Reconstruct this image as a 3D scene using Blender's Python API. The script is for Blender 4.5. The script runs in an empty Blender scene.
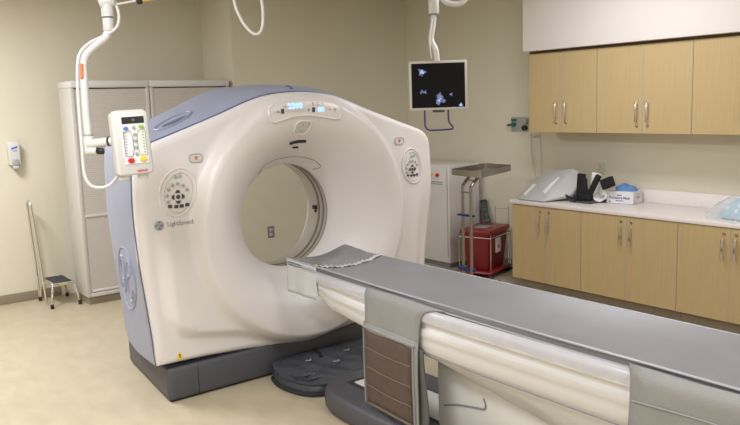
import bpy, bmesh, math, random
from mathutils import Vector, Matrix
from mathutils.bvhtree import BVHTree
random.seed(7)
PI = math.pi
SC = bpy.context.scene
COL = SC.collection

# ------------------------------------------------------------------ camera
yaw, pitch, roll = 0.6531, 0.1434, -0.0319
cam_loc = Vector((-5.9333, -5.3004, 1.9576))
fwd = Vector((math.sin(yaw)*math.cos(pitch), math.cos(yaw)*math.cos(pitch), -math.sin(pitch)))
rgt = Vector((math.cos(yaw), -math.sin(yaw), 0))
upv = rgt.cross(fwd)
r2 = rgt*math.cos(roll) + upv*math.sin(roll)
u2 = -rgt*math.sin(roll) + upv*math.cos(roll)
cd = bpy.data.cameras.new('camera')
cd.sensor_width = 36
cd.lens = 760*36/740
cam = bpy.data.objects.new('camera', cd)
COL.objects.link(cam)
m = Matrix((r2, u2, -fwd)).transposed().to_4x4()
m.translation = cam_loc
cam.matrix_world = m
SC.camera = cam

# ------------------------------------------------------------------ world, lights, exposure
w = bpy.data.worlds.new('world'); SC.world = w
w.use_nodes = True
w.node_tree.nodes['Background'].inputs[0].default_value = (0.97, 0.97, 1.0, 1)
w.node_tree.nodes['Background'].inputs[1].default_value = 0.12
SC.view_settings.view_transform = 'Standard'
SC.view_settings.look = 'None'
SC.view_settings.exposure = 0.0
SC.view_settings.gamma = 1.0

def area(name, loc, sx, sy, power, color=(.955, .955, 1.0), rot=(0, 0, 0)):
    l = bpy.data.lights.new(name, 'AREA')
    l.shape = 'RECTANGLE'; l.size = sx; l.size_y = sy; l.energy = power; l.color = color
    o = bpy.data.objects.new(name, l); COL.objects.link(o)
    o.location = loc; o.rotation_euler = rot
    return o
CEIL = 3.25
area('ceiling_lamp', (-5.4, 1.3, CEIL-.03), 0.6, 1.2, 120)
area('ceiling_lamp', (-5.6, -2.2, CEIL-.03), 0.6, 1.2, 85)
area('ceiling_lamp', (-1.1, -1.5, CEIL-.03), 0.6, 1.2, 48)
area('ceiling_lamp', (-3.6, -5.6, CEIL-.03), 0.6, 1.2, 85)
area('ceiling_lamp', (-7.0, -5.6, CEIL-.03), 0.6, 1.2, 85)

# ------------------------------------------------------------------ materials
def mat(name, color, rough=.5, metal=0, var=.03, scale=6, bump=0, bscale=200, emit=None, estr=0, spec=.5, coat=0, stretch=(1, 1, 1)):
    mt = bpy.data.materials.new(name); mt.use_nodes = True
    nt = mt.node_tree; N = nt.nodes; L = nt.links
    b = N['Principled BSDF']
    b.inputs['Roughness'].default_value = rough
    b.inputs['Metallic'].default_value = metal
    b.inputs['Specular IOR Level'].default_value = spec
    b.inputs['Coat Weight'].default_value = coat
    tc = N.new('ShaderNodeTexCoord')
    mp = N.new('ShaderNodeMapping'); mp.inputs['Scale'].default_value = stretch
    L.new(tc.outputs['Object'], mp.inputs[0])
    nz = N.new('ShaderNodeTexNoise'); nz.inputs['Scale'].default_value = scale; nz.inputs['Detail'].default_value = 4
    L.new(mp.outputs[0], nz.inputs['Vector'])
    rp = N.new('ShaderNodeValToRGB')
    rp.color_ramp.elements[0].position = .3; rp.color_ramp.elements[1].position = .7
    rp.color_ramp.elements[0].color = tuple(c*(1-var) for c in color)+(1,)
    rp.color_ramp.elements[1].color = tuple(min(1, c*(1+var)) for c in color)+(1,)
    L.new(nz.outputs['Fac'], rp.inputs[0]); L.new(rp.outputs[0], b.inputs['Base Color'])
    if bump:
        n2 = N.new('ShaderNodeTexNoise'); n2.inputs['Scale'].default_value = bscale; n2.inputs['Detail'].default_value = 3
        L.new(mp.outputs[0], n2.inputs['Vector'])
        bp = N.new('ShaderNodeBump'); bp.inputs['Strength'].default_value = bump; bp.inputs['Distance'].default_value = .01
        L.new(n2.outputs['Fac'], bp.inputs['Height']); L.new(bp.outputs[0], b.inputs['Normal'])
    if emit:
        b.inputs['Emission Color'].default_value = tuple(emit)+(1,)
        b.inputs['Emission Strength'].default_value = estr
    return mt
def sheer(name, color, opacity, rough=.25):
    mt = mat(name, color, rough, var=.04, scale=12, bump=.25, bscale=14)
    nt = mt.node_tree; N = nt.nodes; L = nt.links
    b = N['Principled BSDF']; out = N['Material Output']
    tr = N.new('ShaderNodeBsdfTransparent'); mx = N.new('ShaderNodeMixShader')
    mx.inputs[0].default_value = opacity
    L.new(tr.outputs[0], mx.inputs[1]); L.new(b.outputs[0], mx.inputs[2]); L.new(mx.outputs[0], out.inputs[0])
    return mt
def wave_mat(name, color, dark, scale, direction='Z', rough=.5):
    mt = mat(name, color, rough, var=.02)
    nt = mt.node_tree; N = nt.nodes; L = nt.links
    b = N['Principled BSDF']; tc = N['Texture Coordinate']
    wv = N.new('ShaderNodeTexWave'); wv.wave_type = 'BANDS'; wv.bands_direction = direction
    wv.inputs['Scale'].default_value = scale; wv.wave_profile = 'SIN'
    L.new(tc.outputs['Object'], wv.inputs['Vector'])
    rp = N.new('ShaderNodeValToRGB')
    rp.color_ramp.elements[0].color = tuple(dark)+(1,); rp.color_ramp.elements[0].position = 0.0
    rp.color_ramp.elements[1].color = tuple(color)+(1,); rp.color_ramp.elements[1].position = .35
    L.new(wv.outputs['Fac'], rp.inputs[0]); L.new(rp.outputs[0], b.inputs['Base Color'])
    bp = N.new('ShaderNodeBump'); bp.inputs['Strength'].default_value = .4; bp.inputs['Distance'].default_value = .004
    L.new(wv.outputs['Fac'], bp.inputs['Height']); L.new(bp.outputs[0], b.inputs['Normal'])
    return mt

M = {}
M['wall'] = mat('wall_paint', (.70, .655, .525), .75, var=.015, scale=2, bump=.12, bscale=260)
M['wall_dark'] = M['wall']
M['soffit'] = mat('soffit_paint', (.80, .755, .73), .7, var=.01, scale=2)
M['ceiling'] = mat('ceiling_paint', (.68, .66, .60), .8)
M['base'] = mat('baseboard_vinyl', (.30, .245, .175), .5)
M['floor'] = mat('floor_vinyl', (.515, .445, .315), .38, var=.07, scale=9, bump=.02, bscale=60, stretch=(1, .45, 1))
M['wood'] = mat('maple_laminate', (.50, .37, .185), .45, var=.055, scale=3, bump=.02, stretch=(22, 22, .9))
M['woodedge'] = mat('laminate_edge', (.55, .43, .27), .5)
M['gap'] = mat('dark_gap', (.10, .07, .04), .8)
M['counter'] = mat('counter_laminate', (.80, .75, .725), .35, var=.02, scale=60)
M['steel'] = mat('brushed_steel', (.42, .39, .35), .32, metal=1, var=.06, scale=20, stretch=(1, 1, 12))
M['chrome'] = mat('chrome', (.75, .74, .72), .18, metal=1)
M['white'] = mat('gantry_white', (.70, .672, .665), .38, var=.008, scale=2, spec=.45)
M['white2'] = mat('white_plastic', (.63, .622, .610), .4, var=.01)
M['blue'] = mat('gantry_blue', (.29, .32, .435), .42, var=.02, scale=3)
M['blue_dark'] = mat('gantry_blue_groove', (.10, .12, .22), .5)
M['charcoal'] = mat('charcoal_plastic', (.072, .073, .088), .5, var=.05)
M['black'] = mat('black_plastic', (.012, .012, .014), .45)
M['blackfab'] = mat('black_webbing', (.010, .010, .011), .85, bump=.3)
M['liner'] = mat('bore_liner', (.66, .64, .60), .25)
M['ring'] = mat('bore_ring', (.20, .17, .13), .4)
M['pad'] = mat('grey_vinyl', (.205, .205, .22), .42, spec=.8, var=.05, scale=5, bump=.08, bscale=18)
M['pad2'] = mat('grey_vinyl_tip', (.205, .205, .22), .25, var=.10, scale=8, bump=.35, bscale=12)
M['groove'] = mat('table_groove', (.17, .18, .23), .5)
M['rim'] = mat('pad_piping', (.34, .34, .37), .3)
M['lilac'] = sheer('clear_vinyl_border', (.58, .58, .63), .6)
M['sheer'] = sheer('clear_vinyl_sheet', (.66, .67, .68), .80)
M['strap'] = mat('grey_green_fabric', (.255, .255, .245), .8, var=.05, bump=.2)
M['strapdark'] = mat('dark_strap_fabric', (.10, .105, .095), .85, bump=.2)
M['brown'] = mat('brown_hook_panel', (.105, .070, .055), .95, var=.08, scale=30, bump=.5, bscale=400)
M['brownfold'] = mat('brown_fold', (.17, .12, .095), .95)
M['grey'] = mat('grey_cabinet', (.57, .55, .51), .5, var=.01)
M['tambour'] = wave_mat('tambour_shutter', (.56, .525, .475), (.47, .435, .385), 17.0)
M['rubber'] = mat('black_rubber', (.02, .02, .022), .8, bump=.2)
M['tread'] = mat('rubber_tread', (.035, .042, .055), .7, bump=.4, bscale=300)
M['red'] = mat('red_plastic', (.19, .010, .012), .35, var=.06)
M['redlid'] = mat('red_lid', (.25, .014, .014), .35)
M['btnred'] = mat('red_button', (.62, .015, .02), .35)
M['btnyel'] = mat('yellow_button', (.85, .60, .03), .35)
M['btnblue'] = mat('blue_button', (.10, .22, .50), .4)
M['btngreen'] = mat('green_button', (.25, .50, .08), .4)
M['btngrey'] = mat('grey_button', (.36, .37, .36), .4)
M['btnlight'] = mat('light_grey_key', (.60, .58, .55), .4)
M['btndark'] = mat('dark_key', (.055, .055, .065), .4)
M['btnteal'] = mat('teal_button', (.30, .44, .41), .4)
M['pod'] = mat('control_dish', (.70, .67, .65), .4)
M['ink'] = mat('grey_ink', (.20, .21, .24), .6)
M['inkblue'] = mat('blue_ink', (.07, .09, .42), .6)
M['inkred'] = mat('red_ink', (.60, .12, .09), .6)
M['logo'] = mat('logo_blue_grey', (.15, .19, .28), .45)
M['paper'] = mat('white_card', (.74, .73, .73), .7)
M['orange'] = mat('orange_label', (.85, .18, .05), .6)
M['screen'] = mat('dark_screen', (.004, .004, .005), .25, spec=.12)
M['scan'] = mat('scan_image', (.10, .14, .30), .4, var=.9, scale=60, emit=(.30, .40, .9), estr=.16)
M['scan2'] = mat('scan_image_bright', (.3, .36, .6), .4, emit=(.5, .62, 1.0), estr=.5)
M['led'] = mat('blue_led_digits', (.2, .3, .9), .4, emit=(.20, .36, 1.0), estr=2.2)
M['violet'] = mat('violet_led', (.4, .2, .9), .4, emit=(.40, .22, 1.0), estr=1.3)
M['bezel'] = mat('monitor_bezel', (.56, .53, .50), .45)
M['purple'] = mat('dark_blue_tube', (.035, .02, .16), .4)
M['foam'] = mat('grey_foam_cover', (.52, .51, .51), .5, var=.03, bump=.05)
M['foamtape'] = mat('white_tape', (.84, .84, .84), .6)
M['bluemask'] = mat('blue_nonwoven', (.11, .24, .50), .85, var=.15, scale=25, bump=.4, bscale=40)
M['lightblue'] = mat('light_blue_drape', (.36, .58, .72), .8, var=.12, scale=14, bump=.4, bscale=20)
M['bag'] = sheer('clear_bag', (.75, .78, .80), .35, .15)
M['green'] = mat('green_fitting', (.02, .13, .08), .4)
M['yellow'] = mat('yellow_fitting', (.60, .45, .05), .4)
M['hose'] = mat('grey_hose', (.09, .10, .11), .45)
M['vinyl'] = mat('dark_quilted_vinyl', (.048, .053, .068), .36, var=.10, scale=7, bump=.35, bscale=14)
M['navy'] = mat('navy_tape', (.02, .04, .20), .5)
M['almond'] = mat('almond_plastic', (.58, .53, .43), .5)
M['bluewire'] = mat('clear_glass_tube', (.55, .52, .46), .2)

# ------------------------------------------------------------------ helpers
WORLD = {}
def tag(o, label=None, cat=None, group=None, kind=None):
    if label: o['label'] = label
    if cat: o['category'] = cat
    if group: o['group'] = group
    if kind: o['kind'] = kind
    return o
def empty(name, loc, rz=0, label=None, cat=None, group=None):
    o = bpy.data.objects.new(name, None); COL.objects.link(o)
    o.empty_display_size = .1
    o.location = loc; o.rotation_euler = (0, 0, rz)
    WORLD[o.name] = Matrix.Translation(Vector(loc)) @ Matrix.Rotation(rz, 4, 'Z')
    return tag(o, label, cat, group)

def smooth_path(pts, n=6, closed=False):
    P = [Vector(p) for p in pts]
    if len(P) < 3 and not closed: return P
    out = []
    m_ = len(P)
    rng = range(m_) if closed else range(m_-1)
    for i in rng:
        if closed:
            a, b, c, d = P[(i-1) % m_], P[i], P[(i+1) % m_], P[(i+2) % m_]
        else:
            b, c = P[i], P[i+1]
            a = P[i-1] if i > 0 else b*2-c
            d = P[i+2] if i+2 < m_ else c*2-b
        for k in range(n):
            t = k/n
            out.append(.5*((2*b)+(c-a)*t+(2*a-5*b+4*c-d)*t*t+(3*b-a-3*c+d)*t**3))
    if not closed: out.append(P[-1])
    return out

def table_warp(v, k):     # the padded top widens from its head end towards the foot
    f = (.86+.36*min(1, max(0, -v.y/1.7)))*k
    return Vector((v.x*f if v.x < 0 else v.x, v.y, v.z))

class MB:
    def __init__(s): s.bm = bmesh.new()
    def raw(s, verts, faces):
        vs = [s.bm.verts.new(v) for v in verts]
        for f in faces:
            try: s.bm.faces.new([vs[i] for i in f])
            except ValueError: pass
        return s
    def _merge(s, b2, M_=None):
        if M_ is not None: b2.transform(M_)
        me = bpy.data.meshes.new('tmp'); b2.to_mesh(me); b2.free()
        s.bm.from_mesh(me); bpy.data.meshes.remove(me)
        return s
    def box(s, x0, x1, y0, y1, z0, z1, bev=0, seg=2, M_=None):
        b = bmesh.new()
        bmesh.ops.create_cube(b, size=1)
        for v in b.verts:
            v.co = Vector(((x0+x1)/2+v.co.x*(x1-x0), (y0+y1)/2+v.co.y*(y1-y0), (z0+z1)/2+v.co.z*(z1-z0)))
        if bev: bmesh.ops.bevel(b, geom=b.edges[:], offset=bev, segments=seg, profile=.5, affect='EDGES')
        return s._merge(b, M_)
    def prism(s, poly, a0, a1, axis='y', bev=0, seg=2, M_=None):
        """poly: 2D points in the plane normal to axis; x: (y,z)  y: (x,z)  z: (x,y)"""
        def p3(p, a):
            if axis == 'x': return Vector((a, p[0], p[1]))
            if axis == 'y': return Vector((p[0], a, p[1]))
            return Vector((p[0], p[1], a))
        b = bmesh.new()
        A = [b.verts.new(p3(p, a0)) for p in poly]; B = [b.verts.new(p3(p, a1)) for p in poly]
        n = len(poly)
        b.faces.new(A); b.faces.new(B[::-1])
        for i in range(n): b.faces.new([A[i], B[i], B[(i+1) % n], A[(i+1) % n]])
        bmesh.ops.recalc_face_normals(b, faces=b.faces[:])
        if bev:
            es = [e for e in b.edges if e.calc_face_angle(0) > .5]
            bmesh.ops.bevel(b, geom=es, offset=bev, segments=seg, profile=.5, affect='EDGES')
        return s._merge(b, M_)
    def cyl(s, p0, p1, r, r2=None, seg=20, bev=0):
        p0, p1 = Vector(p0), Vector(p1); r2 = r if r2 is None else r2
        d = p1-p0
        b = bmesh.new()
        bmesh.ops.create_cone(b, cap_ends=True, segments=seg, radius1=r, radius2=r2, depth=d.length)
        if bev:
            es = [e for e in b.edges if e.calc_face_angle(0) > .8]
            bmesh.ops.bevel(b, geom=es, offset=bev, segments=2, profile=.5, affect='EDGES')
        R_ = d.to_track_quat('Z', 'Y').to_matrix().to_4x4(); R_.translation = (p0+p1)/2
        return s._merge(b, R_)
    def ball(s, c, r, sc=(1, 1, 1), seg=16, M_=None):
        b = bmesh.new(); bmesh.ops.create_uvsphere(b, u_segments=seg, v_segments=max(6, seg//2), radius=r)
        for v in b.verts: v.co = Vector((v.co.x*sc[0], v.co.y*sc[1], v.co.z*sc[2]))
        if M_ is not None: b.transform(M_)
        bmesh.ops.translate(b, verts=b.verts[:], vec=Vector(c))
        return s._merge(b)
    def tube(s, pts, r, seg=10, n=6, closed=False, smooth=True, flat=None, up=None):
        P = smooth_path(pts, n, closed) if smooth else [Vector(p) for p in pts]
        P = [p for i, p in enumerate(P) if i == 0 or (p-P[i-1]).length > 1e-6]
        m_ = len(P)
        rings = []
        prev = None
        for i, p in enumerate(P):
            if closed: t = (P[(i+1) % m_]-P[i-1]).normalized()
            else: t = (P[min(i+1, m_-1)]-P[max(i-1, 0)]).normalized()
            if prev is None:
                a = Vector(up) if up else (Vector((0, 0, 1)) if abs(t.z) < .9 else Vector((1, 0, 0)))
                nrm = (a-t*a.dot(t)).normalized()
            else: nrm = (prev-t*prev.dot(t)).normalized()
            prev = nrm
            bn = t.cross(nrm)
            rr = r[min(len(r)-1, int(i*len(r)/m_))] if isinstance(r, (list, tuple)) else r
            ra, rb = (rr, rr) if flat is None else (rr, rr*flat)
            rings.append([s.bm.verts.new(p+nrm*math.cos(k*2*PI/seg)*ra+bn*math.sin(k*2*PI/seg)*rb) for k in range(seg)])
        for i in range(m_ if closed else m_-1):
            A, B = rings[i], rings[(i+1) % m_]
            for k in range(seg): s.bm.faces.new([A[k], A[(k+1) % seg], B[(k+1) % seg], B[k]])
        if not closed:
            s.bm.faces.new(rings[0][::-1]); s.bm.faces.new(rings[-1])
        return s
    def lathe(s, prof, c=(0, 0, 0), axis='z', seg=48, closed_prof=False):
        c = Vector(c); rings = []
        for (r, a) in prof:
            ring = []
            for k in range(seg):
                t = 2*PI*k/seg
                if axis == 'z': v = Vector((r*math.cos(t), r*math.sin(t), a))
                elif axis == 'y': v = Vector((r*math.cos(t), a, r*math.sin(t)))
                else: v = Vector((a, r*math.cos(t), r*math.sin(t)))
                ring.append(s.bm.verts.new(c+v))
            rings.append(ring)
        n = len(rings)
        for i in range(n if closed_prof else n-1):
            A, B = rings[i], rings[(i+1) % n]
            for k in range(seg): s.bm.faces.new([A[k], A[(k+1) % seg], B[(k+1) % seg], B[k]])
        return s
    def grid(s, fn, nu, nv, closed_u=False):
        V = [[s.bm.verts.new(fn(i/(nu if closed_u else nu-1), j/(nv-1))) for j in range(nv)] for i in range(nu)]
        for i in range(nu if closed_u else nu-1):
            for j in range(nv-1):
                s.bm.faces.new([V[i][j], V[(i+1) % nu][j], V[(i+1) % nu][j+1], V[i][j+1]])
        return s
    def build(s, name, material, parent=None, local=False, angle=38, fix=True, sol=0, col=COL):
        bm = s.bm
        if local and parent is not None and parent.name.startswith(('patient_table', 'table_strap', 'hook_panel')) and material not in ('charcoal',) and name not in ('pedestal', 'slide_plate', 'plinth_recess', 'cable'):
            for v in bm.verts: v.co = table_warp(v.co, 1.0 if parent.name.startswith('patient') else .985)
        if fix: bmesh.ops.recalc_face_normals(bm, faces=bm.faces[:])
        me = bpy.data.meshes.new(name); bm.to_mesh(me); bm.free()
        o = bpy.data.objects.new(name, me); COL.objects.link(o)
        wm = WORLD[parent.name] if parent is not None else Matrix.Identity(4)
        if parent is not None:
            if not local: me.transform(wm.inverted())
            o.parent = parent
        WORLD[o.name] = wm
        me.materials.append(M[material] if isinstance(material, str) else material)
        for p in me.polygons: p.use_smooth = True
        me.set_sharp_from_angle(angle=math.radians(angle))
        if sol:
            md = o.modifiers.new('thickness', 'SOLIDIFY'); md.thickness = sol; md.offset = 0
        return o
def struct(o): o['kind'] = 'structure'; return o

def text_mesh(txt, size, italic=False, bold=0.0):
    """-> (verts2d, faces) centred on the origin"""
    cu = bpy.data.curves.new('t', 'FONT'); cu.body = txt; cu.size = size
    cu.align_x = 'CENTER'; cu.align_y = 'CENTER'; cu.resolution_u = 2
    cu.offset = bold
    if italic: cu.shear = .25
    o = bpy.data.objects.new('t', cu); COL.objects.link(o)
    dg = bpy.context.evaluated_depsgraph_get()
    me = bpy.data.meshes.new_from_object(o.evaluated_get(dg))
    v = [tuple(x.co)[:2] for x in me.vertices]; f = [tuple(p.vertices) for p in me.polygons]
    bpy.data.objects.remove(o); bpy.data.curves.remove(cu); bpy.data.meshes.remove(me)
    return v, f
def text_on(mb, txt, size, place, **k):
    v, f = text_mesh(txt, size, **k)
    mb.raw([place(a, b) for a, b in v], f)
    return mb

# ------------------------------------------------------------------ the room
XW, YB, YL, XR = .66, 2.42, 3.15, -1.88      # right wall, back wall, left wall, return
X0, Y0 = -8.2, -7.6
struct(MB().box(X0-.1, XW+.1, Y0-.1, YL+.1, -.1, 0).build('floor', 'floor'))
struct(MB().box(X0-.1, XW+.1, Y0-.1, YL+.1, CEIL, CEIL+.1).build('ceiling', 'ceiling'))
struct(MB().box(X0-.1, XR+.05, YL, YL+.1, 0, CEIL).build('wall_left', 'wall'))
struct(MB().box(XR, XR+.1, YB, YL, 0, CEIL).build('wall_return', 'wall'))
struct(MB().box(XR+.1, XW+.1, YB, YB+.1, 0, CEIL).build('wall_back', 'wall_dark'))
struct(MB().box(XW, XW+.1, Y0-.1, YB, 0, CEIL).build('wall_right', 'wall_dark'))
struct(MB().box(X0-.1, X0, Y0, YL, 0, CEIL).build('wall_far', 'wall'))
struct(MB().box(X0, XW, Y0-.1, Y0, 0, CEIL).build('wall_rear', 'wall'))
def bb(name, *a): struct(MB().box(*a, bev=.004).build(name, 'base'))
bb('baseboard_left', X0, -3.72, YL-.012, YL, 0, .10)
bb('baseboard_back', XR, XW-.012, YB-.012, YB, 0, .10)
bb('baseboard_right', XW-.012, XW, .012, YB-.012, 0, .10)
struct(MB().box(.19, XW, -7.0, .035, 2.425, CEIL-.001, bev=.004).build('wall_soffit', 'soffit'))

# ------------------------------------------------------------------ grey tambour cabinets
def tambour_cabinet(x0, x1, label, capz=2.262):
    y0, y1 = 2.44, 2.84
    e = empty('storage_cabinet', ((x0+x1)/2, (y0+y1)/2, 0), 0, label, 'cabinet', 'grey roller shutter cabinets')
    b = MB()
    b.box(x0, x0+.035, y0, y1, .085, capz-.07, .004); b.box(x1-.035, x1, y0, y1, .085, capz-.07, .004)
    b.box(x0+.03, x1-.03, y0+.03, y1, .085, capz-.08)
    b.box(x0+.03, x1-.03, y0, y1-.02, .085, .125, .003)
    b.build('body', 'grey', e)
    MB().box(x0-.005, x1+.005, y0-.015, y1, capz-.072, capz, .015, 3).build('top_cap', 'white2', e)
    MB().box(x0+.036, x1-.036, y0+.006, y0+.02, .128, capz-.085).build('roller_shutter', 'tambour', e)
    MB().box(x0+.036, x1-.036, y0-.004, y0+.006, .905, .93, .003).build('pull_bar', 'grey', e)
    MB().box(x0+.02, x1-.02, y0+.04, y1-.03, 0, .086).build('plinth', 'base', e)
    MB().box(x0+.05, x1-.05, y0-.003, y0+.006, .135, .158, .003).build('bottom_rail', 'white2', e)
tambour_cabinet(-3.65, -2.855, 'tall grey roller shutter cabinet nearer the soap dispenser, behind the injector arm')
tambour_cabinet(-2.845, -1.935, 'tall grey roller shutter cabinet in the wall corner, right of its twin')

# ------------------------------------------------------------------ step stool
e = empty('step_stool', (-3.85, 2.84, 0), 0, 'small chrome step stool with black tread and tall handrail', 'step stool')
sx0, sx1, sy0, sy1 = -3.94, -3.715, 2.62, 3.02
MB().box(sx0, sx1, sy0, sy1, .215, .245, .012, 3).build('platform', 'chrome', e)
MB().box(sx0+.025, sx1-.025, sy0+.03, sy1-.03, .243, .250, .003).build('tread', 'tread', e)
for (x, y, fx, fy) in ((sx0+.01, sy0+.02, -.035, -.05), (sx1-.01, sy0+.02, .035, -.05), (sx0+.01, sy1-.02, -.035, .04), (sx1-.01, sy1-.02, .035, .04)):
    lg = MB().tube([(x, y, .23), (x+fx*.25, y+fy*.25, .19), (x+fx*.7, y+fy*.7, .1), (x+fx, y+fy, .012)], .012, 10).build('leg', 'chrome', e)
    MB().cyl((x+fx, y+fy, 0), (x+fx, y+fy, .045), .017, seg=14, bev=.003).build('rubber_foot', 'rubber', lg)
MB().tube([(-3.965, 2.80, .03), (-3.985, 2.83, .5), (-4.01, 2.88, 1.0), (-4.01, 2.90, 1.05), (-4.01, 2.95, 1.075), (-4.01, 3.0, 1.05), (-4.01, 3.02, 1.0), (-3.985, 3.04, .5), (-3.965, 3.05, .03)], .013, 12).build('handrail', 'chrome', e)
MB().box(-3.87, -3.79, sy0-.004, sy0+.003, .222, .238).build('caution_label', 'yellow', e)['label'] = 'yellow label'

# ------------------------------------------------------------------ soap dispenser
e = empty('soap_dispenser', (-4.07, YL-.001, 1.42), 0, 'white wall soap dispenser left of the grey cabinets', 'soap dispenser')
MB().prism([(-4.125, 1.44), (-4.02, 1.44), (-4.015, 1.66), (-4.03, 1.68), (-4.115, 1.68), (-4.13, 1.66)], YL-.10, YL, 'y', .012, 3).build('housing', 'white2', e)
MB().box(-4.105, -4.04, YL-.115, YL-.07, 1.43, 1.50, .012, 3).build('push_bar', 'btngrey', e)
MB().box(-4.10, -4.045, YL-.11, YL-.06, 1.405, 1.438, .01, 2).build('nozzle', 'btnlight', e)
b = MB(); b.raw([(-4.105, YL-.1015, 1.600), (-4.045, YL-.1015, 1.615), (-4.04, YL-.1015, 1.635), (-4.10, YL-.1015, 1.618)], [(0, 1, 2, 3)])
b.raw([(-4.09, YL-.1015, 1.583), (-4.05, YL-.1015, 1.583), (-4.05, YL-.1015, 1.590), (-4.09, YL-.1015, 1.590)], [(0, 1, 2, 3)])
b.build('brand_mark', 'inkblue', e)

# ------------------------------------------------------------------ CT gantry
GX, GZ = -2.955, 1.128
half = [(0, .19), (-.17, .195), (-.34, .218), (-.58, .243), (-.88, .262), (-1.13, .268), (-1.176, .268), (-1.185, .30), (-1.192, .45), (-1.206, .603), (-1.238, .942), (-1.256, 1.27), (-1.250, 1.51), (-1.237, 1.63), (-1.205, 1.692), (-1.142, 1.733), (-1.05, 1.765), (-.92, 1.808), (-.627, 1.908), (-.39, 1.995), (-.23, 2.035), (0, 2.052)]
outl = half + [(-x, z) for x, z in half[-2:0:-1]]
outl = [(p.x, p.y) for p in smooth_path([(x, z, 0) for x, z in outl], 5, closed=True)]
def rout(th):
    dx, dz = math.cos(th), math.sin(th); best = .5
    n = len(outl)
    for i in range(n):
        ax, az = outl[i][0], outl[i][1]-GZ; bx, bz = outl[(i+1) % n][0], outl[(i+1) % n][1]-GZ
        ex, ez = bx-ax, bz-az
        den = dx*ez-dz*ex
        if abs(den) < 1e-12: continue
        t = (ax*ez-az*ex)/den; s_ = (ax*dz-az*dx)/den
        if t > 0 and -1e-6 <= s_ <= 1+1e-6: best = max(best, t)
    return best
def sst(a, b, x):
    t = max(0, min(1, (x-a)/(b-a))); return t*t*(3-2*t)
BR = .405
def ledge(ax_):
    ks = [(0, .16), (.3, .235), (.6, .35), (.95, .415), (1.03, .46), (1.10, .56), (1.3, .8)]
    for (a, za), (c, zc) in zip(ks, ks[1:]):
        if ax_ <= c: return za+(zc-za)*(ax_-a)/(c-a)
    return .8
def depth(x, z, e):     # x relative to the gantry axis, e = distance to the outline
    r = math.hypot(x, z-GZ)
    wl = 1-sst(.75, 1.35, z)
    belly = .048*sst(.0, .075, z-ledge(abs(x)))*(sst(0, .11, 1.125+.06*(z-.4)-abs(x))*wl+1-wl)
    d = belly
    disk = .092*sst(.925, .835, r)
    d += disk
    if r < .80:
        t = (r-BR)/(.80-BR); t = max(0, t)
        d -= .36*(1-t)**2.1
    if e < .055: d -= .055*(1-math.sqrt(max(0, 1-(1-e/.055)**2)))
    return d
NA, NR = 200, 56
THS = [2*PI*k/NA for k in range(NA)]; RO = [rout(t) for t in THS]
gantry = empty('ct_scanner_gantry', (GX, -.08, 0), 0, 'large white and blue doughnut shaped CT scanner gantry', 'CT scanner')
b = MB()
us = [1-(1-j/(NR-1))**1.0 for j in range(NR)]
us = [u*.93 for u in us]+[.945, .96, .97, .98, .988, .994, .998, 1.0]
def fv(i, u):
    th, R_ = THS[i], RO[i]; r = BR+(R_-BR)*u
    x, z = r*math.cos(th), GZ+r*math.sin(th)
    return Vector((GX+x, -.6-depth(x, z, R_-r), z))
V = [[b.bm.verts.new(fv(i, u)) for u in us] for i in range(NA)]
inner = [b.bm.verts.new(Vector((GX+(BR-.012)*math.cos(t), -.335, GZ+(BR-.012)*math.sin(t)))) for t in THS]
back = [b.bm.verts.new(V[i][-1].co+Vector((0, .04, 0))) for i in range(NA)]
for i in range(NA):
    k = (i+1) % NA
    for j in range(len(us)-1): b.bm.faces.new([V[i][j], V[k][j], V[k][j+1], V[i][j+1]])
    b.bm.faces.new([inner[i], inner[k], V[k][0], V[i][0]])
    b.bm.faces.new([V[i][-1], V[k][-1], back[k], back[i]])
b.bm.verts.ensure_lookup_table()
fcover = b.build('front_cover', 'white', gantry, angle=60)
def bvh_of(o):
    me = o.data; wm = WORLD[o.name]
    return BVHTree.FromPolygons([wm @ v.co for v in me.vertices], [tuple(p.vertices) for p in me.polygons])
# blue shell
def sec(y):            # horizontal scale, rise
    ks = [(-.56, 1.0, .004), (-.5, 1.0, .034), (-.35, .995, .054), (-.16, .984, .064), (.1, .948, .068), (.3, .905, .066), (.38, .872, .055), (.42, .83, .035)]
    for (a, s1, r1), (c, s2, r2_) in zip(ks, ks[1:]):
        if y <= c+1e-9:
            t = (y-a)/(c-a); return s1+(s2-s1)*t, r1+(r2_-r1)*t
    return ks[-1][1:]
ys = [-.558, -.54, -.5, -.42, -.35, -.25, -.16, -.05, .05, .1, .2, .3, .34, .38, .405, .42]
def shellpt(i, y):
    s_, rise = sec(y); x, z = RO[i]*math.cos(THS[i]), GZ+RO[i]*math.sin(THS[i])
    return Vector((GX+x*s_, y, z+rise*max(0, (z-1.0))**1.2*(1 if z > 1 else 0)+(0 if z > 1 else .03*(1-s_)*5*(1-z))))
b = MB()
rows = [[b.bm.verts.new(shellpt(i, y)) for i in range(NA)] for y in ys]
rear = [[b.bm.verts.new(Vector((GX+(rows_r*math.cos(t)), yy, GZ+rows_r*math.sin(t)))) for t in THS] for rows_r, yy in ((.70, .425),)]
rows += rear
for A, B in zip(rows, rows[1:]):
    for i in range(NA): b.bm.faces.new([A[i], A[(i+1) % NA], B[(i+1) % NA], B[i]])
shell = b.build('rear_shell', 'blue', gantry, angle=50)
BF, BS = bvh_of(fcover), bvh_of(shell)
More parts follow.
